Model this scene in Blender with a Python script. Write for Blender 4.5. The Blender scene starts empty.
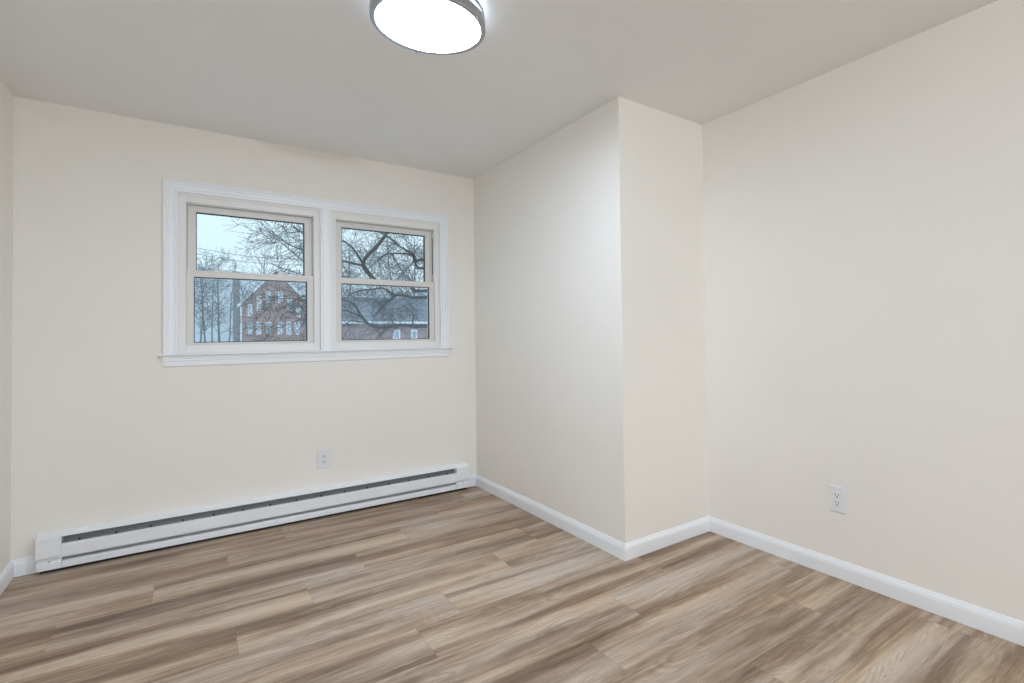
import bpy, bmesh, math, random
from mathutils import Vector, Matrix

random.seed(7)
S = bpy.context.scene
COL = S.collection
PI = math.pi

# ------------------------------------------------------------------ camera
YAW, PITCH, ROLL, FPX, EYE = 0.6572, 0.0187, -0.0143, 529.87, 1.1382
cy_, sy_ = math.cos(YAW), math.sin(YAW)
fwd = Vector((sy_ * math.cos(PITCH), cy_ * math.cos(PITCH), math.sin(PITCH)))
rgt = Vector((cy_, -sy_, 0)); upv = rgt.cross(fwd)
r2 = math.cos(ROLL) * rgt + math.sin(ROLL) * upv
u2 = -math.sin(ROLL) * rgt + math.cos(ROLL) * upv
cd = bpy.data.cameras.new('camera'); cam = bpy.data.objects.new('camera', cd); COL.objects.link(cam)
cam.matrix_world = Matrix(((r2.x, u2.x, -fwd.x, 0), (r2.y, u2.y, -fwd.y, 0), (r2.z, u2.z, -fwd.z, EYE), (0, 0, 0, 1)))
cd.sensor_width = 36; cd.lens = FPX / 1024 * 36
cd.shift_x = -86.345 / 1024; cd.shift_y = -16.455 / 1024
cd.clip_start = 0.02; cd.clip_end = 500
S.camera = cam

# ------------------------------------------------------------------ world, exposure
W = bpy.data.worlds.new('overcast_sky'); S.world = W; W.use_nodes = True
bg = W.node_tree.nodes['Background']
bg.inputs['Color'].default_value = (0.72, 0.91, 1.0, 1); bg.inputs['Strength'].default_value = 1.2
S.view_settings.view_transform = 'Standard'; S.view_settings.look = 'None'
S.view_settings.exposure = 0.07; S.view_settings.gamma = 1.0; S.view_settings.use_curve_mapping = False
S.cycles.max_bounces = 14; S.cycles.diffuse_bounces = 8; S.cycles.transparent_max_bounces = 16
S.cycles.volume_bounces = 1
S.cycles.use_denoising = True
LAMP_STRENGTH = 60.0
LAMP_COLOR = (0.70, 0.83, 1.0)
# unseen fill light added behind the camera to even out the room
ld = bpy.data.lights.new('rear_fill_light', 'POINT'); ld.shadow_soft_size = 0.05; ld.energy = 120; ld.color = (0.82, 0.90, 1.0)
lo = bpy.data.objects.new('rear_fill_light', ld); COL.objects.link(lo); lo.location = (0.85, -2.6, 2.175)

# ------------------------------------------------------------------ room dimensions (metres)
H = 2.36
XL, X1, X3 = -0.6891, 1.7419, 2.3786      # left wall, side of the boxed-out corner, right wall
YB, Y2, YF = 3.8153, 2.0614, -4.2        # window wall, front of the boxed-out corner, wall behind the camera
GZ = -0.5                                 # ground outside


# ------------------------------------------------------------------ helpers
def setp(o, label=None, cat=None, group=None, kind=None):
    if label: o['label'] = label
    if cat: o['category'] = cat
    if group: o['group'] = group
    if kind: o['kind'] = kind
    return o


def obj(name, bm, m, parent=None, smooth=False, bevel=0, seg=2):
    bmesh.ops.recalc_face_normals(bm, faces=bm.faces)
    me = bpy.data.meshes.new(name); bm.to_mesh(me); bm.free()
    o = bpy.data.objects.new(name, me); COL.objects.link(o)
    for x in (m if isinstance(m, (list, tuple)) else [m]): me.materials.append(x)
    if smooth:
        for p in me.polygons: p.use_smooth = True
    if bevel:
        b = o.modifiers.new('bevel', 'BEVEL'); b.width = bevel; b.segments = seg; b.limit_method = 'ANGLE'
        b.angle_limit = math.radians(50)
    if parent: o.parent = parent
    return o


def empty(name, loc=(0, 0, 0)):
    o = bpy.data.objects.new(name, None); o.location = loc; o.empty_display_size = 0.1
    COL.objects.link(o); return o


def box(bm, x0, x1, y0, y1, z0, z1, mi=0):
    v = [bm.verts.new((x, y, z)) for z in (z0, z1) for y in (y0, y1) for x in (x0, x1)]
    for f in ((0, 2, 3, 1), (4, 5, 7, 6), (0, 1, 5, 4), (2, 6, 7, 3), (0, 4, 6, 2), (1, 3, 7, 5)):
        bm.faces.new([v[i] for i in f]).material_index = mi


def extr(bm, prof, a, b, fn, close=True, mi=0):
    """Sweep a closed 2D profile [(p,q)] from a to b; fn(t, p, q, end) -> point."""
    r0 = [bm.verts.new(fn(a, p, q, 0)) for p, q in prof]
    r1 = [bm.verts.new(fn(b, p, q, 1)) for p, q in prof]
    n = len(prof)
    for i in range(n if close else n - 1):
        j = (i + 1) % n
        bm.faces.new((r0[i], r0[j], r1[j], r1[i])).material_index = mi
    if close:
        bm.faces.new(r0[::-1]).material_index = mi; bm.faces.new(r1).material_index = mi


def lathe(bm, prof, cx=0, cy=0, n=96, mi=0, closed=False):
    rings = []
    for r, z in prof:
        if r < 1e-6: rings.append([bm.verts.new((cx, cy, z))])
        else: rings.append([bm.verts.new((cx + r * math.cos(2 * PI * k / n), cy + r * math.sin(2 * PI * k / n), z)) for k in range(n)])
    pairs = list(zip(rings, rings[1:])) + ([(rings[-1], rings[0])] if closed else [])
    for A, B in pairs:
        for k in range(n):
            k2 = (k + 1) % n
            if len(A) == 1 and len(B) == 1: continue
            if len(A) == 1: f = (A[0], B[k], B[k2])
            elif len(B) == 1: f = (A[k], B[0], A[k2])
            else: f = (A[k], B[k], B[k2], A[k2])
            bm.faces.new(f).material_index = mi


def tube(bm, pts, rads, n=5):
    """Tapered tube along a polyline."""
    rings = []
    for i, p in enumerate(pts):
        d = (pts[min(i + 1, len(pts) - 1)] - pts[max(i - 1, 0)]).normalized()
        a = d.cross(Vector((0.13, 0.31, 0.94)));
        if a.length < 1e-4: a = d.cross(Vector((1, 0, 0)))
        a.normalize(); b = d.cross(a)
        rings.append([bm.verts.new(p + (a * math.cos(2 * PI * k / n) + b * math.sin(2 * PI * k / n)) * rads[i]) for k in range(n)])
    for A, B in zip(rings, rings[1:]):
        for k in range(n): bm.faces.new((A[k], A[(k + 1) % n], B[(k + 1) % n], B[k]))
    bm.faces.new(rings[0][::-1]); bm.faces.new(rings[-1])


# ------------------------------------------------------------------ materials
class NT:
    def __init__(self, name):
        self.m = bpy.data.materials.new(name); self.m.use_nodes = True
        self.t = self.m.node_tree; self.b = self.t.nodes.get('Principled BSDF'); self.out = self.t.nodes.get('Material Output')

    def n(self, kind, **kw):
        nd = self.t.nodes.new(kind)
        for k, v in kw.items():
            if k.startswith('i_'): nd.inputs[k[2:].replace('_', ' ')].default_value = v
            else: setattr(nd, k, v)
        return nd

    def l(self, a, b): self.t.links.new(a, b)

    def math(self, op, a, b=None, c=None):
        nd = self.t.nodes.new('ShaderNodeMath'); nd.operation = op
        for i, v in enumerate((a, b, c)):
            if v is None: continue
            if isinstance(v, (int, float)): nd.inputs[i].default_value = v
            else: self.l(v, nd.inputs[i])
        return nd.outputs[0]

    def ramp(self, fac, stops, interp='LINEAR'):
        nd = self.t.nodes.new('ShaderNodeValToRGB'); nd.color_ramp.interpolation = interp
        el = nd.color_ramp.elements
        while len(el) < len(stops): el.new(0.5)
        for e, (p, c) in zip(el, stops): e.position = p; e.color = (*c, 1) if len(c) == 3 else c
        self.l(fac, nd.inputs['Fac']); return nd.outputs['Color']

    def mix(self, fac, a, b, mode='MIX'):
        nd = self.t.nodes.new('ShaderNodeMix'); nd.data_type = 'RGBA'; nd.blend_type = mode
        for s, v in ((nd.inputs[0], fac), (nd.inputs[6], a), (nd.inputs[7], b)):
            if isinstance(v, (int, float)): s.default_value = v
            elif isinstance(v, tuple): s.default_value = (*v, 1) if len(v) == 3 else v
            else: self.l(v, s)
        return nd.outputs[2]


def simple(name, col, rough=0.5, metal=0.0, bump=0.0, bscale=200, vary=0.0, spec=0.5):
    k = NT(name); b = k.b
    b.inputs['Base Color'].default_value = (*col, 1); b.inputs['Roughness'].default_value = rough
    b.inputs['Metallic'].default_value = metal; b.inputs['Specular IOR Level'].default_value = spec
    if bump or vary:
        tc = k.n('ShaderNodeTexCoord')
    if bump:
        nz = k.n('ShaderNodeTexNoise', i_Scale=bscale, i_Detail=3.0); k.l(tc.outputs['Object'], nz.inputs['Vector'])
        bp = k.n('ShaderNodeBump', i_Strength=bump, i_Distance=0.002); k.l(nz.outputs['Fac'], bp.inputs['Height'])
        k.l(bp.outputs['Normal'], b.inputs['Normal'])
    if vary:
        nz = k.n('ShaderNodeTexNoise', i_Scale=2.2, i_Detail=4.0); k.l(tc.outputs['Object'], nz.inputs['Vector'])
        c = k.ramp(nz.outputs['Fac'], [(0.3, tuple(x * (1 - vary) for x in col)), (0.7, tuple(min(1, x * (1 + vary)) for x in col))])
        k.l(c, b.inputs['Base Color'])
    return k.m


M = {}
M['wall'] = simple('cream_wall_paint', (0.875, 0.843, 0.79), 0.75, bump=0.12, bscale=320, vary=0.008, spec=0.25)
M['ceiling'] = simple('ceiling_paint', (0.86, 0.855, 0.845), 0.9, bump=0.15, bscale=240, vary=0.008, spec=0.2)
M['trim'] = simple('white_trim_paint', (0.885, 0.91, 0.945), 0.35, bump=0.02, bscale=60)
M['vinyl'] = simple('window_vinyl', (0.74, 0.72, 0.69), 0.4)
M['frame'] = simple('window_frame_vinyl', (0.84, 0.835, 0.82), 0.4)
M['gasket'] = simple('black_gasket', (0.03, 0.035, 0.045), 0.5)
M['heater'] = simple('white_enamel', (0.885, 0.91, 0.945), 0.3)
M['heater_in'] = simple('grey_heater_steel', (0.30, 0.30, 0.31), 0.45, metal=0.3)
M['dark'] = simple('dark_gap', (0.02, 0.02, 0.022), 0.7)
M['plate'] = simple('white_plastic', (0.80, 0.81, 0.84), 0.3)
M['screw'] = simple('painted_screw', (0.55, 0.55, 0.56), 0.35, metal=0.6)
M['nickel'] = simple('brushed_nickel', (0.42, 0.43, 0.45), 0.32, metal=1.0)
M['snow'] = simple('snow_ground', (0.75, 0.80, 0.88), 0.9, bump=0.4, bscale=3)
M['bark'] = simple('grey_bark', (0.14, 0.135, 0.135), 0.9, bump=0.5, bscale=30)
M['bark_pale'] = simple('pale_grey_bark', (0.13, 0.13, 0.14), 0.9)
M['hill'] = simple('snowy_wooded_hill', (0.42, 0.50, 0.60), 0.95, bump=0.6, bscale=.4, vary=0.12)
M['cable'] = simple('cable_rubber', (0.05, 0.05, 0.055), 0.6)
M['white_wood'] = simple('white_board', (0.80, 0.82, 0.86), 0.6)
M['roof'] = simple('grey_shingle', (0.19, 0.21, 0.25), 0.9, bump=0.6, bscale=14, vary=0.15)
M['frost_roof'] = simple('frosted_shingle', (0.20, 0.22, 0.27), 0.9, bump=0.6, bscale=14, vary=0.2)


def brick(name, c1, c2, mortar, scale):
    k = NT(name)
    tc = k.n('ShaderNodeTexCoord'); sp = k.n('ShaderNodeSeparateXYZ'); k.l(tc.outputs['Object'], sp.inputs[0])
    cb = k.n('ShaderNodeCombineXYZ'); k.l(k.math('ADD', sp.outputs[0], sp.outputs[1]), cb.inputs[0]); k.l(sp.outputs[2], cb.inputs[1])
    bt = k.n('ShaderNodeTexBrick', i_Scale=scale); k.l(cb.outputs[0], bt.inputs['Vector'])
    bt.inputs['Color1'].default_value = (*c1, 1); bt.inputs['Color2'].default_value = (*c2, 1); bt.inputs['Mortar'].default_value = (*mortar, 1)
    bt.inputs['Brick Width'].default_value = 0.22; bt.inputs['Row Height'].default_value = 0.075; bt.inputs['Mortar Size'].default_value = 0.008
    k.l(bt.outputs['Color'], k.b.inputs['Base Color']); k.b.inputs['Roughness'].default_value = 0.9
    return k.m


M['brick'] = brick('red_brick', (0.36, 0.13, 0.10), (0.22, 0.085, 0.07), (0.34, 0.26, 0.24), 1.0)
M['brick2'] = brick('pinkish_brick', (0.46, 0.33, 0.33), (0.37, 0.28, 0.29), (0.36, 0.31, 0.30), 1.0)
M['brick3'] = brick('grey_brown_brick', (0.14, 0.105, 0.095), (0.10, 0.08, 0.075), (0.24, 0.22, 0.21), 1.0)


def glass_mat(name, tint, fac):
    k = NT(name); t = k.t; t.nodes.remove(k.b)
    tr = k.n('ShaderNodeBsdfTransparent'); tr.inputs[0].default_value = (*tint, 1)
    gl = k.n('ShaderNodeBsdfGlossy'); gl.inputs['Roughness'].default_value = 0.02
    fr = k.n('ShaderNodeFresnel'); fr.inputs['IOR'].default_value = 1.45
    mx = k.n('ShaderNodeMixShader'); k.l(k.math('MULTIPLY', fr.outputs[0], fac), mx.inputs[0])
    k.l(tr.outputs[0], mx.inputs[1]); k.l(gl.outputs[0], mx.inputs[2]); k.l(mx.outputs[0], k.out.inputs[0])
    return k.m


M['glass'] = glass_mat('window_glass', (0.97, 0.985, 0.99), 0.07)
M['far_glass'] = simple('reflective_far_glass', (0.42, 0.52, 0.62), 0.15)


def lamp_mat():
    k = NT('frosted_lamp_glass')
    b = k.b; b.inputs['Base Color'].default_value = (0.9, 0.93, 0.95, 1); b.inputs['Roughness'].default_value = 0.4
    b.inputs['Emission Color'].default_value = (*LAMP_COLOR, 1); b.inputs['Emission Strength'].default_value = LAMP_STRENGTH
    return k.m


M['lamp'] = lamp_mat()
M['lamp_side'] = M['lamp'].copy(); M['lamp_side'].name = 'frosted_lamp_side'
M['lamp_side'].node_tree.nodes['Principled BSDF'].inputs['Emission Strength'].default_value = LAMP_STRENGTH * 0.05


def wood_mat():
    k = NT('vinyl_plank_oak')
    at = k.n('ShaderNodeAttribute', attribute_name='plank')          # u along (m), v across (m), random
    sp = k.n('ShaderNodeSeparateXYZ'); k.l(at.outputs['Vector'], sp.inputs[0])
    u, v, r = sp.outputs

    def noise(su, sv, sr, detail=3.0, rough=0.55, dist=0.0, offs=0.0):
        cb = k.n('ShaderNodeCombineXYZ')
        k.l(k.math('MULTIPLY_ADD', u, su, k.math('MULTIPLY', r, 31.7)), cb.inputs[0])
        k.l(k.math('MULTIPLY', v, sv), cb.inputs[1])
        k.l(k.math('MULTIPLY_ADD', r, sr, offs), cb.inputs[2])
        nz = k.n('ShaderNodeTexNoise', i_Scale=1.0, i_Detail=detail, i_Roughness=rough, i_Distortion=dist)
        k.l(cb.outputs[0], nz.inputs['Vector'])
        return nz.outputs['Fac']

    band = noise(0.80, 10.0, 19.0, 2.5, 0.5, 0.6)                      # broad soft bands along the plank
    tc = k.n('ShaderNodeTexCoord'); mp = k.n('ShaderNodeMapping'); mp.inputs['Scale'].default_value = (0.55, 6.5, 1)
    k.l(tc.outputs['Object'], mp.inputs['Vector'])
    gz = k.n('ShaderNodeTexNoise', i_Scale=1.0, i_Detail=2.0, i_Roughness=0.5, i_Distortion=0.4); k.l(mp.outputs[0], gz.inputs['Vector'])
    band = k.math('ADD', k.math('MULTIPLY', band, 0.62), k.math('MULTIPLY', gz.outputs['Fac'], 0.38))
    fleck = noise(7.0, 75.0, 29.0, 6.0, 0.68, 0.6, 17.0)               # short irregular grain
    med = noise(2.3, 30.0, 23.0, 6.0, 0.66, 1.1, 3.0)                    # narrower streaks
    blot = noise(2.6, 8.0, 13.0, 3.0, 0.6, 0.6, 7.0)                    # blotches
    fine = noise(20.0, 230.0, 7.0, 4.0, 0.7, 0.4, 11.0)                 # pores
    # growth rings: warped lines that close into cathedrals
    cb = k.n('ShaderNodeCombineXYZ')
    k.l(k.math('MULTIPLY_ADD', u, 0.9, k.math('MULTIPLY', r, 17.3)), cb.inputs[0]); k.l(k.math('MULTIPLY', v, 7.0), cb.inputs[1]); k.l(k.math('MULTIPLY', r, 9.0), cb.inputs[2])
    wz = k.n('ShaderNodeTexNoise', i_Scale=1.0, i_Detail=2.0, i_Roughness=0.45, i_Distortion=0.5); k.l(cb.outputs[0], wz.inputs['Vector'])
    rings = k.math('SINE', k.math('MULTIPLY', wz.outputs['Fac'], 190.0))
    tone = k.math('ADD', k.math('MULTIPLY', band, 0.60), k.math('ADD', k.math('MULTIPLY', med, 0.20), k.math('ADD', k.math('MULTIPLY', blot, 0.10), k.math('MULTIPLY', fleck, 0.12))))
    tone = k.math('ADD', tone, k.math('MULTIPLY', k.math('SUBTRACT', r, 0.5), 0.03))
    col = k.ramp(tone, [(0.395, (0.155, 0.097, 0.062)), (0.458, (0.268, 0.184, 0.124)), (0.51, (0.400, 0.302, 0.220)), (0.565, (0.52, 0.422, 0.330)), (0.63, (0.60, 0.515, 0.43))])
    # grey or golden cast that wanders from plank to plank
    cast = noise(0.8, 5.0, 41.0, 2.0, 0.5, 0.0, 21.0)
    castc = k.ramp(cast, [(0.36, (1.08, 1.0, 0.88)), (0.62, (0.98, 1.0, 1.02))])
    col = k.mix(0.8, col, castc, 'MULTIPLY')
    ringm = k.math('MULTIPLY', k.ramp(blot, [(0.40, (0.15, 0.15, 0.15)), (0.60, (1, 1, 1))]), 0.50)
    rc = k.ramp(k.math('MULTIPLY_ADD', rings, 0.5, 0.5), [(0.0, (0.70, 0.66, 0.62)), (0.55, (1, 1, 1)), (0.9, (1.12, 1.12, 1.12))])
    col = k.mix(ringm, col, k.mix(1.0, col, rc, 'MULTIPLY'))
    fl = k.ramp(fine, [(0.30, (0.80, 0.78, 0.76)), (0.48, (1, 1, 1)), (0.66, (1.0, 1.0, 1.0)), (0.78, (1.25, 1.26, 1.28))])
    col = k.mix(0.75, col, fl, 'MULTIPLY')
    # sparse knots
    kc = k.n('ShaderNodeCombineXYZ'); k.l(k.math('MULTIPLY_ADD', u, 2.0, k.math('MULTIPLY', r, 53.0)), kc.inputs[0]); k.l(k.math('MULTIPLY', v, 4.6), kc.inputs[1]); k.l(k.math('MULTIPLY', r, 71.0), kc.inputs[2])
    vo = k.n('ShaderNodeTexVoronoi', i_Scale=1.0); k.l(kc.outputs[0], vo.inputs['Vector'])
    vs_ = k.n('ShaderNodeSeparateColor'); k.l(vo.outputs['Color'], vs_.inputs[0])
    kd = k.math('ADD', vo.outputs['Distance'], k.math('MULTIPLY', k.math('SUBTRACT', fleck, 0.5), 0.10))
    km = k.ramp(kd, [(0.0, (0.75, 0.75, 0.75)), (0.05, (0.55, 0.55, 0.55)), (0.075, (0.15, 0.15, 0.15)), (0.10, (0.40, 0.40, 0.40)), (0.16, (0, 0, 0))])
    km = k.math('MULTIPLY', km, k.math('GREATER_THAN', vs_.outputs[0], 0.62))
    col = k.mix(km, col, (0.13, 0.085, 0.055))
    # bevelled seams
    ea = k.n('ShaderNodeAttribute', attribute_name='seam')
    es = k.n('ShaderNodeSeparateXYZ'); k.l(ea.outputs['Vector'], es.inputs[0])
    du, dv = es.outputs[0], es.outputs[1]                               # signed distance from centre lines: |.| -> edge
    eu = k.math('SUBTRACT', es.outputs[2], k.math('ABSOLUTE', du))
    ev = k.math('SUBTRACT', 0.11825, k.math('ABSOLUTE', dv))
    edge = k.math('MINIMUM', eu, ev)
    seam = k.ramp(k.math('MULTIPLY', edge, 100.0), [(0.05, (0.72, 0.68, 0.64)), (0.14, (1, 1, 1))])
    col = k.mix(0.8, col, seam, 'MULTIPLY')
    k.l(col, k.b.inputs['Base Color'])
    k.b.inputs['Roughness'].default_value = 0.42; k.b.inputs['Specular IOR Level'].default_value = 0.35
    bp = k.n('ShaderNodeBump', i_Strength=0.12, i_Distance=0.001); k.l(fine, bp.inputs['Height']); k.l(bp.outputs['Normal'], k.b.inputs['Normal'])
    return k.m


M['wood'] = wood_mat()

# ================================================================== SETTING
# floor: one mesh of individual planks
PW, PL, R0 = 0.2365, 1.115, 3.285
JOINT = {1: .435, 0: 1.27, -1: -.13, -2: -.424, -3: .424, -4: .142, -5: .889, -6: 1.815, -7: 1.451, -8: 1.17, -9: 2.02, -10: 1.53}
bm = bmesh.new()
L1 = bm.loops.layers.float_vector.new('plank'); L2 = bm.loops.layers.float_vector.new('seam')
x0f, x1f, y0f, y1f = XL - 0.1, X3 + 0.1, YF - 0.1, YB + 0.1
row = -18
while R0 + row * PW < y1f:
    ya, yb = R0 + row * PW, R0 + (row + 1) * PW
    j = JOINT.get(row, random.uniform(0, PL))
    x = j - PL * math.ceil((j - x0f) / PL)
    while x < x1f:
        xa, xb = max(x, x0f), min(x + PL, x1f); a, b = max(ya, y0f), min(yb, y1f)
        if xb > xa and b > a:
            rr = random.random()
            f = bm.faces.new([bm.verts.new(p) for p in ((xa, a, 0), (xb, a, 0), (xb, b, 0), (xa, b, 0))])
            for lp in f.loops:
                c = lp.vert.co
                lp[L1] = (c.x - x, c.y - ya, rr)
                lp[L2] = (c.x - x - PL / 2, c.y - (ya + yb) / 2, PL / 2)
        x += PL
    row += 1
for f in bm.faces: f.normal_update()
bmb = bm
floor = obj('floor', bmb, M['wood'])
setp(floor, 'grey-brown oak-look plank floor running along the window wall', kind='structure')
bm = bmesh.new(); box(bm, x0f, x1f, y0f, y1f, -0.12, -0.004)
setp(obj('trim_4', bm, M['dark']), 'subfloor slab under the plank floor', kind='structure')

bm = bmesh.new(); box(bm, XL - .15, X3 + .15, YF - .15, YB + .17, H, H + 0.12)
setp(obj('ceiling', bm, M['ceiling']), 'flat pale ceiling around the round lamp', kind='structure')

# window opening
WX0, WX1, WZ0, WZ1 = -0.0595, 1.4765, 1.066, 1.981
bm = bmesh.new()
box(bm, XL - .15, WX0, YB, YB + .17, -0.12, H); box(bm, WX1, X3 + .15, YB, YB + .17, -0.12, H)
box(bm, WX0, WX1, YB, YB + .17, -0.12, WZ0); box(bm, WX0, WX1, YB, YB + .17, WZ1, H)
box(bm, .6795, .7395, YB, YB + .17, WZ0, WZ1)
setp(obj('wall_back', bm, M['wall']), 'cream wall with the double window and the heater below it', kind='structure')
bm = bmesh.new(); box(bm, XL - .15, XL, YF - .15, YB, -0.12, H)
setp(obj('wall_left', bm, M['wall']), 'cream wall left of the window wall', kind='structure')
bm = bmesh.new(); box(bm, X3, X3 + .15, YF - .15, YB, -0.12, H)
setp(obj('wall_right', bm, M['wall']), 'long cream wall with an outlet at the right', kind='structure')
bm = bmesh.new(); box(bm, X1, X3, Y2, YB, -0.0, H)
setp(obj('wall_center', bm, M['wall']), 'boxed-out cream wall corner between window wall and right wall', kind='structure')
bm = bmesh.new(); box(bm, XL, X3, YF - .15, YF, -0.12, H)
setp(obj('wall_front', bm, M['wall']), 'cream wall behind the camera', kind='structure')

# baseboards
BT, BH = 0.013, 0.083
BPROF = [(0, 0.001), (BT, 0.001), (BT, 0.058), (0.0118, 0.060), (0.0118, 0.063), (0.0105, 0.068), (0.0075, 0.074), (0.0055, 0.078), (0.0045, 0.083), (0, 0.083)]


def baseboard(bm, A, B, nrm, ea=0, eb=0):
    """A->B along the wall, nrm into the room, ea/eb: +1 outer corner (lengthen), -1 inner corner (shorten)."""
    A, B, nrm = Vector(A), Vector(B), Vector(nrm); t = (B - A).normalized()

    def fn(e, p, q, end):
        base = (A - t * ea * p) if end == 0 else (B + t * eb * p)
        q2 = base + nrm * p
        return (q2.x, q2.y, q)
    extr(bm, BPROF, 0, 1, fn)


HX0, HX1 = -0.5965, 1.655
bm = bmesh.new(); baseboard(bm, (XL, YF), (XL, YB), (1, 0), 0, -1)
setp(obj('baseboard_left', bm, M['trim']), 'white baseboard along the left wall', kind='structure')
bm = bmesh.new(); baseboard(bm, (XL, YB), (HX0 - .001, YB), (0, -1), -1, 0); baseboard(bm, (HX1 + .001, YB), (X1, YB), (0, -1), 0, -1)
setp(obj('baseboard_back', bm, M['trim']), 'short white baseboard pieces either side of the heater', kind='structure')
bm = bmesh.new(); baseboard(bm, (X1, YB), (X1, Y2), (-1, 0), -1, 1); baseboard(bm, (X1, Y2), (X3, Y2), (0, -1), 1, -1)
setp(obj('baseboard_center', bm, M['trim']), 'white baseboard wrapping the boxed-out corner', kind='structure')
bm = bmesh.new(); baseboard(bm, (X3, Y2), (X3, YF), (-1, 0), -1, 0)
setp(obj('baseboard_right', bm, M['trim']), 'white baseboard along the right wall', kind='structure')

# window casing (mitred colonial profile) with centre mullion
CX0, CX1, CZ1 = -0.1175, 1.5305, 2.047
CW = 0.064
CPROF = [(0, 0), (0, 0.019), (0.003, 0.022), (0.011, 0.022), (0.014, 0.0155), (0.0235, 0.0155), (0.0265, 0.0115), (0.045, 0.0105), (0.0475, 0.006), (0.0535, 0.006), (0.056, 0.0115), (0.062, 0.0115), (CW, 0.009), (CW, 0)]
bm = bmesh.new()


def leg(xo, s):
    def fn(e, p, q, end): return (xo + s * p, YB - q, 1.065 if end == 0 else CZ1 - p)
    extr(bm, CPROF, 0, 1, fn)


leg(CX0, 1); leg(CX1, -1)


def head(e, p, q, end): return ((CX0 + p) if end == 0 else (CX1 - p), YB - q, CZ1 - p)


extr(bm, CPROF, 0, 1, head)
MX0, MX1 = 0.6715, 0.7345
mp = [(0, 0), (0, .008), (.002, .0105), (.006, .0105), (.0085, .006), (.0125, .006), (.015, .0125), (.048, .0125), (.0505, .006), (.0545, .006), (.057, .0105), (.061, .0105), (.063, .008), (.063, 0)]
extr(bm, mp, 1.065, CZ1 - CW, lambda t, p, q, end: (MX0 + p, YB - q, t))
setp(obj('trim_1', bm, M['trim']), 'white moulded casing around and between the two windows', kind='structure')

# stool and apron
bm = bmesh.new()
sp_ = [(0, 1.065), (-0.034, 1.065), (-0.038, 1.0625), (-0.038, 1.0575), (-0.034, 1.055), (0, 1.055)]
extr(bm, sp_, -0.139, 1.552, lambda t, p, q, end: (t, YB + p, q))
stool = obj('trim_2', bm, M['trim']); setp(stool, 'narrow white window stool under both windows', kind='structure')
bm = bmesh.new()
ap = [(0, 1.055), (-0.018, 1.055), (-0.020, 1.050), (-0.020, 1.040), (-0.0145, 1.037), (-0.0145, 1.026), (-0.010, 1.0235), (-0.010, 1.010), (-0.0095, 1.0035), (-0.0095, 0.9975), (-0.006, 0.9945), (0, 0.9945)]
extr(bm, ap, -0.118, 1.527, lambda t, p, q, end: (t, YB + p, q))
setp(obj('trim_3', bm, M['trim']), 'white moulded apron under the window stool', kind='structure')


def ring_rect(bm, x0, x1, z0, z1, wl, wr, wb, wt, y0, y1, mi=0):
    """Rectangular frame with mitred look: four non-overlapping bars."""
    box(bm, x0, x0 + wl, y0, y1, z0, z1, mi); box(bm, x1 - wr, x1, y0, y1, z0, z1, mi)
    box(bm, x0 + wl, x1 - wr, y0, y1, z0, z0 + wb, mi); box(bm, x0 + wl, x1 - wr, y0, y1, z1 - wt, z1, mi)


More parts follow.
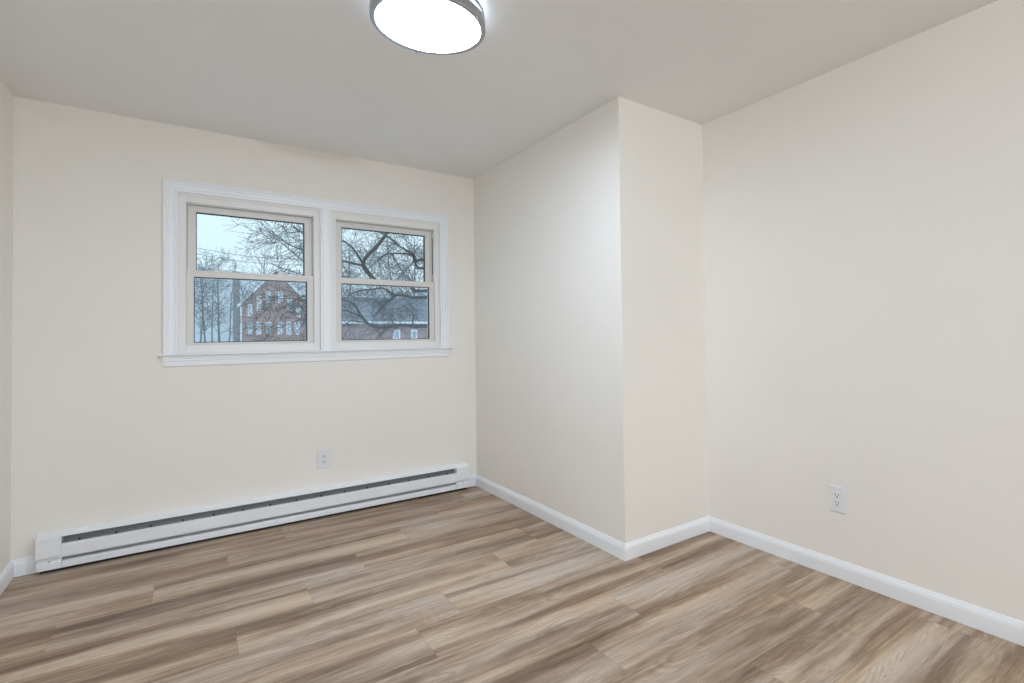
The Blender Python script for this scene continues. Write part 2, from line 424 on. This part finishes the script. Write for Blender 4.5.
def make_window(name, x0, x1, label, locks, track, lleg=.043, rst=.041):
    """x0..x1: outer edge of the vinyl frame."""
    root = empty(name, ((x0 + x1) / 2, YB + .06, 1.066)); setp(root, label, kind='structure')
    inv = Matrix.Translation(-root.location)

    def put(nm, b, m, parent, off=True, **kw):
        o = obj(nm, b, m, parent, **kw)
        o.matrix_parent_inverse = inv if parent == root else Matrix.Identity(4)
        return o
    f0, f1 = x0 + lleg, x1 - 0.042                 # clear opening between the frame legs
    fz0, fz1 = 1.113, 1.934
    bm = bmesh.new()
    ring_rect(bm, x0, x1, 1.066, 1.981, f0 - x0, x1 - f1, fz0 - 1.066, 1.981 - fz1, YB + .012, YB + .10)
    # small step on the inner edge and outer stop
    ring_rect(bm, x0, x1, 1.066, 1.981, .006, .006, .004, .012, YB + .004, YB + .0115)
    put('window_frame', bm, M['frame'], root, bevel=.0015)
    bm = bmesh.new()
    ring_rect(bm, f0, f1, fz0, fz1, .0035, .0035, .001, .004, YB + .034, YB + .11)
    ring_rect(bm, f0, f1, fz0, fz1, .024, .024, .012, .024, YB + .0925, YB + .110)
    put('jamb_liner', bm, M['vinyl'], root)
    if track:
        bm = bmesh.new()                            # dark groove of the sash track
        box(bm, f1 - .0045, f1 - .0036, YB + .040, YB + .050, 1.60, fz1 - .06)
        put('sash_track', bm, M['gasket'], root)
    # upper sash, outer plane
    u0, u1, uz0, uz1 = f0 + .005, f1 - .005, 1.506, fz1 - .006
    bm = bmesh.new()
    ring_rect(bm, u0, u1, uz0, uz1, .041, rst, .036, .036, YB + .064, YB + .092)
    ring_rect(bm, u0 + .0005, u1 - .0005, uz0, uz1 - .0005, .014, .014, .03, .010, YB + .057, YB + .0645)
    us = put('upper_sash', bm, M['vinyl'], root, bevel=.0012)
    bm = bmesh.new(); ring_rect(bm, u0 + .041, u1 - rst, uz0 + .036, uz1 - .036, .004, .006, .003, .006, YB + .070, YB + .086)
    obj('glazing_gasket', bm, M['gasket'], us)
    bm = bmesh.new(); box(bm, u0 + .043, u1 - rst - .002, YB + .077, YB + .080, uz0 + .038, uz1 - .038)
    obj('glass_pane', bm, M['glass'], us)
    # lower sash, inner plane
    l0, l1, lz0, lz1 = f0 + .001, f1 - .001, fz0 + .001, 1.545
    bm = bmesh.new()
    ring_rect(bm, l0, l1, lz0, lz1, .035, .036, .0125, .037, YB + .028, YB + .056)
    box(bm, l0 + .02, l1 - .02, YB + .0255, YB + .0275, lz1 - .012, lz1 - .004)   # lift lip of the meeting rail
    ls = put('lower_sash', bm, M['vinyl'], root, bevel=.0012)
    bm = bmesh.new(); ring_rect(bm, l0 + .035, l1 - .036, lz0 + .0125, lz1 - .037, .004, .0055, .0045, .005, YB + .033, YB + .050)
    obj('glazing_gasket', bm, M['gasket'], ls)
    bm = bmesh.new(); box(bm, l0 + .037, l1 - .038, YB + .041, YB + .044, lz0 + .0145, lz1 - .039)
    obj('glass_pane', bm, M['glass'], ls)
    for lx in locks:
        bm = bmesh.new()
        pr = [(-.026, 0), (.026, 0), (.026, .004), (.014, .010), (-.012, .010), (-.026, .004)]
        extr(bm, pr, YB + .031, YB + .052, lambda t, p, q, end: (lx + p, t, lz1 + q))
        box(bm, lx - .004, lx + .022, YB + .024, YB + .034, lz1 + .004, lz1 + .009)
        obj('sash_lock', bm, M['vinyl'], ls, bevel=.001)
    return root


make_window('window_1', -.0595, .6795, 'left white double-hung window showing sky and the brick gable', (0.14, 0.462), False)
make_window('window_2', .7395, 1.4765, 'right white double-hung window filled by bare branches', (), True, .027, .048)

# ================================================================== THINGS IN THE ROOM
# ---- baseboard heater
ht = empty('baseboard_heater', ((HX0 + HX1) / 2, YB, 0))
setp(ht, 'long white electric baseboard heater on the floor under the window', 'heater')
HI = Matrix.Translation(-Vector(ht.location))


def hp(nm, bm, m, parent=ht, **kw):
    o = obj(nm, bm, m, parent, **kw)
    if parent == ht: o.matrix_parent_inverse = HI
    return o


EL, ER = -0.5055, 1.557        # inner edges of the end covers


def sw(bm, prof, a, b): extr(bm, prof, a, b, lambda t, p, q, end: (t, YB - p, q))


bm = bmesh.new()
sw(bm, [(.001, .010), (.004, .010), (.004, .1845), (.001, .1845)], HX0 + .002, HX1 - .002)
hp('back_panel', bm, M['heater'])
bm = bmesh.new()                                    # sloping hood with a turned-down lip
sw(bm, [(.001, .188), (.006, .188), (.009, .1855), (.060, .1755), (.0625, .1735), (.0625, .171), (.0605, .171), (.058, .1735), (.008, .1835), (.001, .1845)], EL + .0005, ER - .0005)
hp('hood', bm, M['heater'])
bm = bmesh.new()                                    # front cover, lips bent inwards
sw(bm, [(.050, .1345), (.0600, .1345), (.0645, .131), (.0655, .124), (.0655, .076), (.0635, .069), (.059, .066), (.052, .068), (.052, .0695), (.0585, .0685), (.0620, .0705), (.0638, .077), (.0638, .124), (.063, .1295), (.0595, .133), (.050, .133)], EL + .0005, ER - .0005)
hp('front_cover', bm, M['heater'])
bm = bmesh.new()                                    # bottom rail
sw(bm, [(.002, .016), (.060, .016), (.0615, .018), (.0615, .046), (.0595, .049), (.036, .053), (.036, .0515), (.0585, .0475), (.0595, .0455), (.0595, .0185), (.002, .0175)], EL + .0005, ER - .0005)
hp('bottom_rail', bm, M['heater'])
bm = bmesh.new()                                    # inner deflector behind the upper slot
sw(bm, [(.030, .060), (.032, .060), (.034, .120), (.046, .1305), (.049, .1310), (.049, .1322), (.045, .1318), (.032, .121), (.030, .062)], EL + .002, ER - .002)
sw(bm, [(.005, .170), (.0065, .170), (.040, .1325), (.0385, .1325)], EL + .002, ER - .002)
infl = hp('deflector', bm, M['heater_in'])
for i in range(15):
    xx = -0.443 + 0.1382 * i
    bm = bmesh.new()
    n = 12
    c = [bm.verts.new((xx + .0048 * math.cos(2 * PI * k / n), YB - .0500, .1405 + .0042 * math.sin(2 * PI * k / n))) for k in range(n)]
    d = [bm.verts.new((xx + .0048 * math.cos(2 * PI * k / n), YB - .040, .1405 + .0042 * math.sin(2 * PI * k / n))) for k in range(n)]
    bm.faces.new(c); bm.faces.new(d[::-1])
    for k in range(n): bm.faces.new((c[k], c[(k + 1) % n], d[(k + 1) % n], d[k]))
    hp('clip', bm, M['dark'])
bm = bmesh.new()
sw(bm, [(.012, .066), (.028, .066), (.028, .105), (.012, .105)], EL + .03, ER - .03)
hp('heating_element', bm, M['heater_in'])


def end_cover(a, b, screw):
    bm = bmesh.new()
    sw(bm, [(.001, .1875), (.006, .1875), (.009, .185), (.061, .1765), (.0655, .174), (.0663, .170), (.0663, .1415), (.0670, .1385), (.0670, .082), (.0655, .074), (.061, .071), (.054, .071), (.054, .060), (.001, .060)], a, b)
    c = hp('end_cover', bm, M['heater'], bevel=.0008)
    bm = bmesh.new()
    sw(bm, [(.001, .016), (.0615, .016), (.0625, .0175), (.0625, .048), (.0605, .050), (.0560, .0505), (.0560, .0595), (.001, .0595)], a + .002, b - .001)
    obj('junction_box', bm, M['heater'], c)
    bm = bmesh.new(); n = 12
    c0 = [bm.verts.new((screw + .0042 * math.cos(2 * PI * k / n), YB - .060, .0545 + .0042 * math.sin(2 * PI * k / n))) for k in range(n)]
    c1 = [bm.verts.new((screw + .0042 * math.cos(2 * PI * k / n), YB - .055, .0545 + .0042 * math.sin(2 * PI * k / n))) for k in range(n)]
    bm.faces.new(c0); bm.faces.new(c1[::-1])
    for k in range(n): bm.faces.new((c0[k], c0[(k + 1) % n], c1[(k + 1) % n], c1[k]))
    obj('screw', bm, M['screw'], c)


end_cover(HX0, EL, -0.5485); end_cover(ER, HX1, 1.6115)
bm = bmesh.new(); box(bm, HX0 + .012, HX1 - .012, YB - .042, YB - .006, 0.0, .0158)  # black strip put in as the shade in the gap under the heater
hp('gap_shade_strip', bm, M['dark'])


# ---- electrical outlets
def disc(bm, cx, cz, r, y0, y1, n=20, flat=None):
    pts = []
    for k in range(n):
        x, z = r * math.cos(2 * PI * k / n), r * math.sin(2 * PI * k / n)
        if flat: z = max(-flat, min(flat, z))
        pts.append((cx + x, cz + z))
    a = [bm.verts.new((x, y0, z)) for x, z in pts]; b = [bm.verts.new((x, y1, z)) for x, z in pts]
    bm.faces.new(a); bm.faces.new(b[::-1])
    for k in range(n): bm.faces.new((a[k], a[(k + 1) % n], b[(k + 1) % n], b[k]))


def outlet(loc, rz, label):
    """Built facing -y, plate back at y=0."""
    root = empty('electrical_outlet', loc); root.rotation_euler.z = rz
    setp(root, label, 'outlet', 'white duplex wall outlets')
    bm = bmesh.new()
    w, h = .0385, .060
    v = []
    for (a, b, y) in ((w, h, 0), (w, h, -.003), (w - .003, h - .003, -.006)):
        v.append([bm.verts.new(p) for p in ((-a, y, -b), (a, y, -b), (a, y, b), (-a, y, b))])
    for A, B in zip(v, v[1:]):
        for k in range(4): bm.faces.new((A[k], A[(k + 1) % 4], B[(k + 1) % 4], B[k]))
    bm.faces.new(v[0][::-1]); bm.faces.new(v[-1])
    obj('cover_plate', bm, M['plate'], root)
    bm = bmesh.new(); box(bm, -.0168, .0168, -.0072, -.0055, -.0335, .0335)
    obj('receptacle_body', bm, M['plate'], root, bevel=.0008)
    for s in (-1, 1):
        bm = bmesh.new(); disc(bm, 0, s * .0175, .0165, -.0080, -.0071, 24, .0135)
        rc = obj('receptacle', bm, M['plate'], root)
        cz = s * .0175
        bm = bmesh.new()
        box(bm, -.0080, -.0052, -.0083, -.0079, cz - .001, cz + .009); box(bm, .0052, .0080, -.0083, -.0079, cz, cz + .008)
        disc(bm, 0, cz - .0065, .0032, -.0083, -.0079, 12)
        obj('slot', bm, M['dark'], rc)
    for zc in (-.048, .048):
        bm = bmesh.new(); disc(bm, 0, zc, .0028, -.0068, -.0058, 12)
        obj('screw', bm, M['plate'], root)
    return root


outlet((0.6868, YB, .362), 0, 'white duplex outlet on the window wall above the heater')
outlet((X3, 1.2845, .3617), -PI / 2, 'white duplex outlet low on the long right wall')

# ---- ceiling lamp
LX, LY = 0.693, 1.884
lt = empty('ceiling_light', (LX, LY, H)); setp(lt, 'round flush ceiling lamp with glowing frosted diffuser and nickel rings', 'lamp')
bm = bmesh.new(); lathe(bm, [(0.0, -.0005), (.150, -.0005), (.156, -.004), (.156, -.018), (.150, -.022), (0.0, -.022)])
obj('canopy', bm, M['plate'], lt, smooth=False)
R = .2
bm = bmesh.new()                       # upper thin ring
lathe(bm, [(.188, -.024), (.196, -.024), (.198, -.026), (.198, -.036), (.196, -.038), (.188, -.038)], closed=True)
obj('upper_ring', bm, M['nickel'], lt)
bm = bmesh.new()                       # lower wide ring
lathe(bm, [(.189, -.054), (.1985, -.054), (.2005, -.056), (.2005, -.084), (.1985, -.087), (.184, -.088), (.182, -.085)], closed=True)
obj('lower_ring', bm, M['nickel'], lt)
for a in (0.35, 0.35 + 2 * PI / 3, 0.35 + 4 * PI / 3):
    bm = bmesh.new(); cx, cy2 = .1965 * math.cos(a), .1965 * math.sin(a)
    lathe(bm, [(0, -.034), (.003, -.034), (.003, -.058), (0, -.058)], cx, cy2, 10)
    obj('spacer_post', bm, M['nickel'], lt)
for a in (math.radians(84.4), math.radians(-54), math.radians(-155)):      # little clips that hold the diffuser
    bm = bmesh.new(); cx, cy2 = .199 * math.cos(a), .199 * math.sin(a)
    lathe(bm, [(0, -.079), (.0035, -.080), (.005, -.085), (.0045, -.0905), (0, -.0925)], cx, cy2, 12)
    obj('diffuser_clip', bm, M['nickel'], lt)
bm = bmesh.new()                       # frosted glass drum, shallow dome below
lathe(bm, [(.150, -.0225), (.180, -.024), (.1865, -.027), (.1868, -.082)])
obj('side_glass', bm, M['lamp_side'], lt, smooth=True)
bm = bmesh.new(); pr = []
for i in range(0, 9):
    a = i / 8 * PI / 2
    pr.append((.1835 * math.cos(a), -.084 - .013 * math.sin(a)))
pr[-1] = (0, -.097)
lathe(bm, pr)
obj('diffuser', bm, M['lamp'], lt, smooth=True)

# ================================================================== OUTSIDE
bm = bmesh.new(); box(bm, -260, 260, YB + .2, 170, GZ - .3, GZ)
setp(obj('ground', bm, M['snow']), 'snow-covered ground outside the window', kind='structure')


def px(x, y, Y):
    """Point on the plane y=Y seen at a photograph pixel (used to measure sizes outside)."""
    d = fwd + r2 * ((x - 512 - 86.345) / FPX) - u2 * ((y - 341.5 + 16.455) / FPX)
    return Vector((0, 0, EYE)) + d * (Y / d.y)


bm = bmesh.new(); rng = random.Random(5)      # wooded hill in the distance
ridge = []
for i in range(61):
    x = -260 + 520 * i / 60
    ridge.append((x, 17.5 + 1.6 * math.sin(i * .31) + 0.8 * math.sin(i * .83 + 1) + rng.uniform(-.3, .3)))
rows = []
for (f, y) in ((0, 110), (.45, 125), (.8, 140), (1, 156), (.7, 168)):
    rows.append([bm.verts.new((x, y + rng.uniform(-2, 2), GZ + (h - GZ) * f + (rng.uniform(-.9, .9) if f else 0))) for x, h in ridge])
for A, B in zip(rows, rows[1:]):
    for i in range(60): bm.faces.new((A[i], A[i + 1], B[i + 1], B[i]))
setp(obj('hill', bm, M['hill']), 'pale snowy hill far behind the trees', kind='structure')

# ---- brick gable building, 80 m away
BY = 80.0
gb = empty('brick_building', (px(273, 330, BY).x, BY, GZ))
setp(gb, 'distant brick building with a white-edged gable and rows of tall windows', 'building')
GI = Matrix.Translation(-Vector(gb.location))


def gp(nm, bm, m, parent=gb, **kw):
    o = obj(nm, bm, m, parent, **kw)
    if parent == gb: o.matrix_parent_inverse = GI
    return o


bx0, bx1 = px(242, 330, BY).x, px(308, 330, BY).x
ez = px(241, 305, BY).z; pz = px(273.5, 271.5, BY).z; bxm = (bx0 + bx1) / 2
bm = bmesh.new()
extr(bm, [(bx0, GZ), (bx1, GZ), (bx1, ez), (bxm, pz), (bx0, ez)], BY, BY + 16, lambda t, p, q, end: (p, t, q))
gp('wall', bm, M['brick'])
bm = bmesh.new()
th = .25
extr(bm, [(bx0 - .5, ez - .35), (bxm, pz + .12), (bx1 + .5, ez - .35), (bx1 + .5, ez - .1), (bxm, pz + .40), (bx0 - .5, ez - .1)], BY - .35, BY + 16.3, lambda t, p, q, end: (p, t, q))
gp('roof', bm, M['roof'])
for s, xx in ((-1, bx0), (1, bx1)):
    bm = bmesh.new()
    extr(bm, [(xx + s * .55, ez - .42), (bxm, pz + .05), (bxm, pz + .42), (xx + s * .55, ez - .06)], BY - .42, BY - .355, lambda t, p, q, end: (p, t, q))
    gp('rake_board', bm, M['white_wood'])
bm = bmesh.new(); tube(bm, [Vector((bx0 - .1, BY - .12, GZ)), Vector((bx0 - .1, BY - .12, ez - .3)), Vector((bx0 - .3, BY - .15, ez))], [.10] * 3, 8)
gp('downspout', bm, M['white_wood'])


def far_window(xa, xb, za, zb, Y, parent, fn):
    bm = bmesh.new(); w = .09
    ring_rect(bm, xa, xb, za, zb, w, w, w, w, Y - .06, Y + .02)
    box(bm, xa + w, xb - w, Y - .05, Y + .0, (za + zb) / 2 - .05, (za + zb) / 2 + .05)
    f = fn('window', bm, M['white_wood'])
    bm = bmesh.new(); box(bm, xa + w, xb - w, Y - .03, Y + .01, za + w, zb - w)
    obj('pane', bm, M['far_glass'], f)


for x in (250, 258.8, 268.8, 280, 288.8, 297):
    a = px(x - 2.4, 334.5, BY); b = px(x + 2.4, 322, BY); far_window(a.x, b.x, a.z, b.z, BY, gb, gp)
for x, y0, y1 in ((250, 316, 304.5), (259, 310.5, 296), (268.5, 303, 291.5), (280.5, 303, 291.5), (290, 310.5, 297), (298, 317, 306)):
    a = px(x - 2.3, y0, BY); b = px(x + 2.3, y1, BY); far_window(a.x, b.x, a.z, b.z, BY, gb, gp)
# chimney stack on the side wall
cx0, cx1 = px(233.6, 330, BY).x, px(240.2, 330, BY).x
bm = bmesh.new(); box(bm, cx0, cx1, BY + .6, BY + 1.7, GZ, px(236, 273, BY).z); box(bm, cx0 - .08, cx1 + .08, BY + .5, BY + 1.8, px(236, 273, BY).z, px(236, 271, BY).z)
gp('chimney', bm, M['brick3'])

# ---- low brick house beyond the right window
HY = 34.0
lh = empty('brick_house', (px(385, 330, HY).x, HY, GZ))
setp(lh, 'low brick house with frosted roof behind the bare branches', 'house')
LI = Matrix.Translation(-Vector(lh.location))


def lp_(nm, bm, m, parent=lh, **kw):
    o = obj(nm, bm, m, parent, **kw)
    if parent == lh: o.matrix_parent_inverse = LI
    return o


hx0, hx1 = px(331, 330, HY).x, px(424, 330, HY).x + 2.5
hz = px(385, 323.5, HY).z; rz_ = px(385, 299.5, HY).z
rz_ = EYE + (rz_ - EYE) * (HY + 3.6) / HY
bm = bmesh.new()
extr(bm, [(HY, GZ), (HY + 7.2, GZ), (HY + 7.2, hz), (HY + 3.6, rz_ - .12), (HY, hz)], hx0, hx1, lambda t, p, q, end: (t, p, q))
lp_('wall', bm, M['brick2'])
bm = bmesh.new()
extr(bm, [(HY - .45, hz - .05), (HY + 3.6, rz_ - .02), (HY + 7.65, hz - .05), (HY + 7.65, hz + .10), (HY + 3.6, rz_ + .14), (HY - .45, hz + .10)], hx0 - .4, hx1 + .4, lambda t, p, q, end: (t, p, q))
lp_('roof', bm, M['frost_roof'])
bm = bmesh.new(); box(bm, hx0 - .4, hx1 + .4, HY - .60, HY - .455, hz - .02, hz + .11)
lp_('gutter', bm, M['white_wood'])
bm = bmesh.new(); box(bm, hx0 - .4, hx1 + .4, HY + 3.5, HY + 3.7, rz_ + .10, rz_ + .20)
lp_('ridge_cap', bm, M['white_wood'])
for xa, xb in ((393, 400), (411, 417)):
    a = px(xa, 348, HY); b = px(xb, 329.5, HY); far_window(a.x, b.x, a.z, b.z, HY, lh, lp_)


# ---- bare trees
def twigs(bm, p, d, length, rad, depth, rng, droop=0.0, step=None, seg=4, dens=1.0, minr=.0022):
    """A branch that wanders, with side twigs growing from it."""
    pts, rads = [p.copy()], [rad]
    d = d.normalized(); n = max(3, int(length / (step or length / 5)))
    for i in range(n):
        d = (d + Vector((rng.gauss(0, .10), rng.gauss(0, .10), rng.gauss(0, .09) - droop)) ).normalized()
        pts.append(pts[-1] + d * length / n); rads.append(max(minr, rad * (1 - .75 * (i + 1) / n)))
    tube(bm, pts, rads, seg if rad > .012 else 3)
    if depth > 0:
        k = max(2, int(rng.uniform(4, 7) * dens))
        for i in range(k):
            t = rng.uniform(.18, 1.0) * n; a = min(int(t), n - 1); q = pts[a].lerp(pts[a + 1], t - a)
            dd = (pts[a + 1] - pts[a]).normalized()
            side = dd.cross(Vector((rng.gauss(0, 1), rng.gauss(0, 1), rng.gauss(0, 1)))).normalized()
            nd = (dd * rng.uniform(.5, 1.0) + side * rng.uniform(.45, .95))
            twigs(bm, q, nd, length * rng.uniform(.36, .62), max(minr, rads[a] * .55), depth - 1, rng, droop, None, seg, dens, minr)


def smooth_path(pts, k=4):
    out = []
    n = len(pts)
    for i in range(n - 1):
        p0, p1, p2, p3 = pts[max(i - 1, 0)], pts[i], pts[i + 1], pts[min(i + 2, n - 1)]
        for j in range(k):
            t = j / k
            out.append(0.5 * ((2 * p1) + (p2 - p0) * t + (2 * p0 - 5 * p1 + 4 * p2 - p3) * t * t + (3 * p1 - p0 - 3 * p2 + p3) * t ** 3))
    out.append(pts[-1].copy()); return out


def limb(bm, pts, r0, r1, rng, tw=1.0, ln=.8, depth=2):
    P = smooth_path(pts); n = len(P)
    tube(bm, P, [r0 + (r1 - r0) * i / (n - 1) for i in range(n)], 7)
    L = sum((P[i + 1] - P[i]).length for i in range(n - 1))
    for _ in range(int(L * 8 * tw)):
        i = rng.randrange(n - 1); d = (P[i + 1] - P[i]).normalized()
        side = d.cross(Vector((rng.gauss(0, 1), rng.gauss(0, 1), rng.gauss(0, 1)))).normalized()
        twigs(bm, P[i].lerp(P[i + 1], rng.random()), d * rng.uniform(.3, 1) + side + Vector((0, 0, .15)), ln * rng.uniform(.5, 1.3), max(.005, (r0 + (r1 - r0) * i / n) * .16), depth, rng, .0, None, 4, .9)


# the big old tree: its trunk stands right of the right window, limbs reach to the left
TR = random.Random(21)
TX, TY = 6.35, 12.2
tr = empty('bare_tree', (TX, TY, GZ)); setp(tr, 'large leafless tree whose dark limbs cross the right window', 'tree')
TI = Matrix.Translation(-Vector(tr.location))
bm = bmesh.new()
tube(bm, smooth_path([Vector((TX, TY, GZ)), Vector((TX - .03, TY, .6)), Vector((TX - .05, TY, 1.6)), Vector((TX - .15, TY + .05, 2.9)), Vector((TX + .05, TY + .1, 4.2))]), [.34 - .011 * i for i in range(17)], 12)
o = obj('trunk', bm, M['bark'], tr); o.matrix_parent_inverse = TI


def T(L):    # measured limb path: (pixel x, pixel y, distance)
    return [px(a, b, c) for a, b, c in L]


fork = Vector((TX - .05, TY, 1.55)); fork2 = Vector((TX - .12, TY, 2.6)); fork3 = Vector((TX, TY + .08, 3.8))
LIMBS = [
    ([fork] + T([(424.5, 326.3, 11.9), (405, 325.2, 11.6), (388, 327, 11.2), (377, 327, 10.9), (367.7, 323.4, 10.6), (362.1, 316.9, 10.4), (358.5, 311.4, 10.2), (353.8, 304, 10.0), (345.5, 300.3, 9.8), (336, 300, 9.6), (322, 303, 9.3)]), .052, .012, .7),
    ([fork2 - Vector((0, 0, .5))] + T([(425, 297.5, 12.0), (412, 297.5, 11.8), (402.7, 295.2, 11.6), (395.4, 296.1, 11.5), (386, 303, 11.7), (378.8, 310.4, 11.9), (373, 317, 12.2)]), .055, .010, .8),
    (T([(396, 296, 11.5), (384.3, 288.8, 11.2), (377, 288.8, 11.0), (358.5, 291, 10.6), (347.4, 296.6, 10.3), (335, 300, 10.0)]), .028, .008, .8),
    ([fork2] + T([(423, 291, 12.0), (410, 285, 12.1), (395, 283.5, 12.2), (380, 282, 12.0), (373.4, 277.7, 11.8), (363.7, 264.5, 11.5), (353.2, 248.7, 11.2), (344.4, 241.7, 11.0), (328, 236, 10.6), (305, 233, 10.2), (292, 226, 10.0)]), .048, .010, 1.0),
    (T([(372, 277, 11.8), (362.8, 262.8, 11.4), (378.7, 244.3, 11.3), (385.7, 234.7, 11.3), (394, 222, 11.2), (398, 205, 11.0)]), .050, .03, .9),
    (T([(364, 266, 11.5), (352, 263, 11.1), (342.6, 261, 10.9), (325, 256, 10.5), (300, 249, 10.1), (282, 240, 9.8), (268, 228, 9.6)]), .03, .006, 1.0),
    ([fork3] + T([(423.5, 260, 12.0), (412, 254.9, 11.8), (389.2, 253.6, 11.5), (378.7, 259.3, 11.3), (370, 268, 11.2)]), .035, .009, .9),
    ([fork3 - Vector((0, 0, .5))] + T([(422.6, 259.3, 12.5), (413, 262.8, 12.6), (400.6, 276.8, 12.8), (390, 288, 13.0)]), .03, .008, .8),
    ([fork3] + T([(426, 268, 12.0), (414, 255, 11.6), (400.6, 247, 11.3), (390, 238, 11.0), (372, 228, 10.7), (350, 222, 10.2)]), .04, .01, .9),
    (T([(391.8, 254, 11.5), (401.5, 269.8, 11.7), (409, 280, 11.8)]), .018, .006, .8),
    (T([(412, 326, 11.7), (414, 316, 11.7), (413.8, 315, 11.6), (411, 311.4, 11.5), (402, 305, 11.3)]), .018, .006, .8),
    (T([(388, 327.5, 11.2), (379.7, 335.3, 10.9), (372, 343, 10.7)]), .022, .008, .6),
    (T([(362, 317, 10.4), (343.7, 310, 10.0), (330, 311, 9.8)]), .016, .006, .6),
    (T([(366, 323, 10.5), (351, 321, 10.2), (344.6, 325.2, 10.0), (330, 330, 9.8)]), .016, .006, .6),
    ([fork3 + Vector((0, 0, .2)), Vector((TX - .5, TY - .4, 4.8)), Vector((TX - 1.3, TY - .8, 5.6)), Vector((TX - 2.2, TY - 1.2, 6.0))], .06, .02, .5),
    ([fork3 + Vector((0, 0, .3)), Vector((TX + .6, TY + .3, 5.2)), Vector((TX + 1.2, TY + .4, 6.6))], .06, .02, .4),
    # fan reaching into the left window
    (T([(336, 272, 10.6), (320, 268, 10.3), (305, 262, 10.1), (290, 250, 9.9), (276, 238, 9.7), (268, 230, 9.6)]), .018, .005, 1.0),
    (T([(336, 284, 10.6), (318, 280, 10.3), (300, 274, 10.1), (282, 268, 9.9), (268, 262, 9.8)]), .018, .005, 1.0),
    (T([(336, 292, 10.4), (318, 292, 10.2), (302, 297, 10.0), (290, 303, 9.9), (276, 312, 9.8)]), .018, .005, .8),
    (T([(336, 258, 10.8), (322, 246, 10.5), (308, 238, 10.2), (294, 226, 10.0), (285, 214, 9.9)]), .018, .005, 1.0),
    (T([(338, 303, 9.9), (318, 298, 9.7), (300, 300, 9.6), (282, 296, 9.5), (266, 300, 9.4)]), .012, .004, 1.6),
    (T([(338, 330, 9.9), (318, 322, 9.7), (300, 320, 9.6), (284, 326, 9.5), (268, 330, 9.4)]), .012, .004, 1.8),
    (T([(320, 300, 9.4), (306, 306, 9.3), (292, 308, 9.2), (280, 318, 9.1)]), .012, .004, .7),
]
for pts, r0, r1, tw in LIMBS:
    bm = bmesh.new(); limb(bm, pts, r0 * .8, r1 * .8, TR, tw, .8 if max(p.x for p in pts) > 3.2 else .6)
    o = obj('limb', bm, M['bark'], tr); o.matrix_parent_inverse = TI


def far_tree(x, Y, h, r, seed, label, m='bark_pale', dens=1.0, group=None):
    rng = random.Random(seed)
    base = Vector((x, Y, GZ)); root = empty('bare_tree', base); setp(root, label, 'tree', group)
    P = [Vector((0, 0, 0))]; d = Vector((rng.gauss(0, .02), 0, 1))
    for i in range(8):
        d = (d + Vector((rng.gauss(0, .05), rng.gauss(0, .05), .0))).normalized(); P.append(P[-1] + d * h / 8)
    bm = bmesh.new(); tube(bm, P, [r * (1 - .8 * i / 8) for i in range(9)], 7)
    obj('trunk', bm, M[m], root)
    bm = bmesh.new()
    for i in range(int(26 * dens)):
        t = rng.uniform(1.6, 7.8); a = int(t); q = P[a].lerp(P[a + 1], t - a)
        ang = rng.uniform(0, 2 * PI)
        twigs(bm, q, Vector((math.cos(ang), math.sin(ang), rng.uniform(.5, 1.4))), h * .30 * rng.uniform(.6, 1.2) * (1 - .06 * t), r * .33 * (1 - .08 * t), 2, rng, -.02, None, 3, .8, .007)
    obj('crown', bm, M[m], root)


for i, (xp, Y, h, r, lab) in enumerate((
        (219.5, 42, 7.0, .085, 'slim bare tree standing alone between the thicket and the chimney'),
        (199, 46, 7.0, .07, 'bare young tree at the left edge of the left window'),
        (205, 33, 5.6, .05, 'thin bare tree second from the left edge of the left window'),
        (228, 60, 9.0, .08, 'faint bare tree just left of the chimney'),
        (212, 66, 9.5, .10, 'distant bare tree between the thin tree and the slim tree'))):
    far_tree(px(xp, 330, Y).x, Y, h, r, 40 + i, lab)
far_tree(px(262, 330, 95).x + 1.5, 110, 18, .22, 61, 'tall bare tree rising behind the brick gable')
far_tree(px(352, 330, 60).x, 60, 12, .16, 63, 'bare tree behind the left end of the low house')
far_tree(px(392, 330, 56).x, 56, 12, .16, 64, 'bare tree behind the middle of the low house')
far_tree(px(415, 330, 50).x, 50, 11, .15, 65, 'bare tree behind the right end of the low house')

# ---- overhead cables
for i, (ya, yb) in enumerate(((238, 249), (244, 255))):
    a, b = px(150, ya, 24), px(345, yb + 8, 26)
    pts = [a.lerp(b, t / 12) - Vector((0, 0, .35 * math.sin(PI * t / 12))) for t in range(13)]
    bm = bmesh.new(); tube(bm, pts, [.008] * 13, 5)
    setp(obj('overhead_cable', bm, M['cable']), ('upper' if i == 0 else 'lower') + ' thin cable strung across the sky in the left window', 'cable', 'overhead cables')

# ---- thin winter haze outside
k = NT('winter_haze'); k.t.nodes.remove(k.b)
vs = k.n('ShaderNodeVolumeScatter'); vs.inputs['Color'].default_value = (0.90, 0.95, 1.0, 1); vs.inputs['Density'].default_value = 0.0045; vs.inputs['Anisotropy'].default_value = 0.2
k.l(vs.outputs[0], k.out.inputs['Volume'])
bm = bmesh.new(); box(bm, -255, 255, 14.5, 168, GZ + .02, 40)
hz_o = obj('haze', bm, k.m); setp(hz_o, 'thin bluish winter haze between the trees and the far buildings', 'haze', kind='stuff')
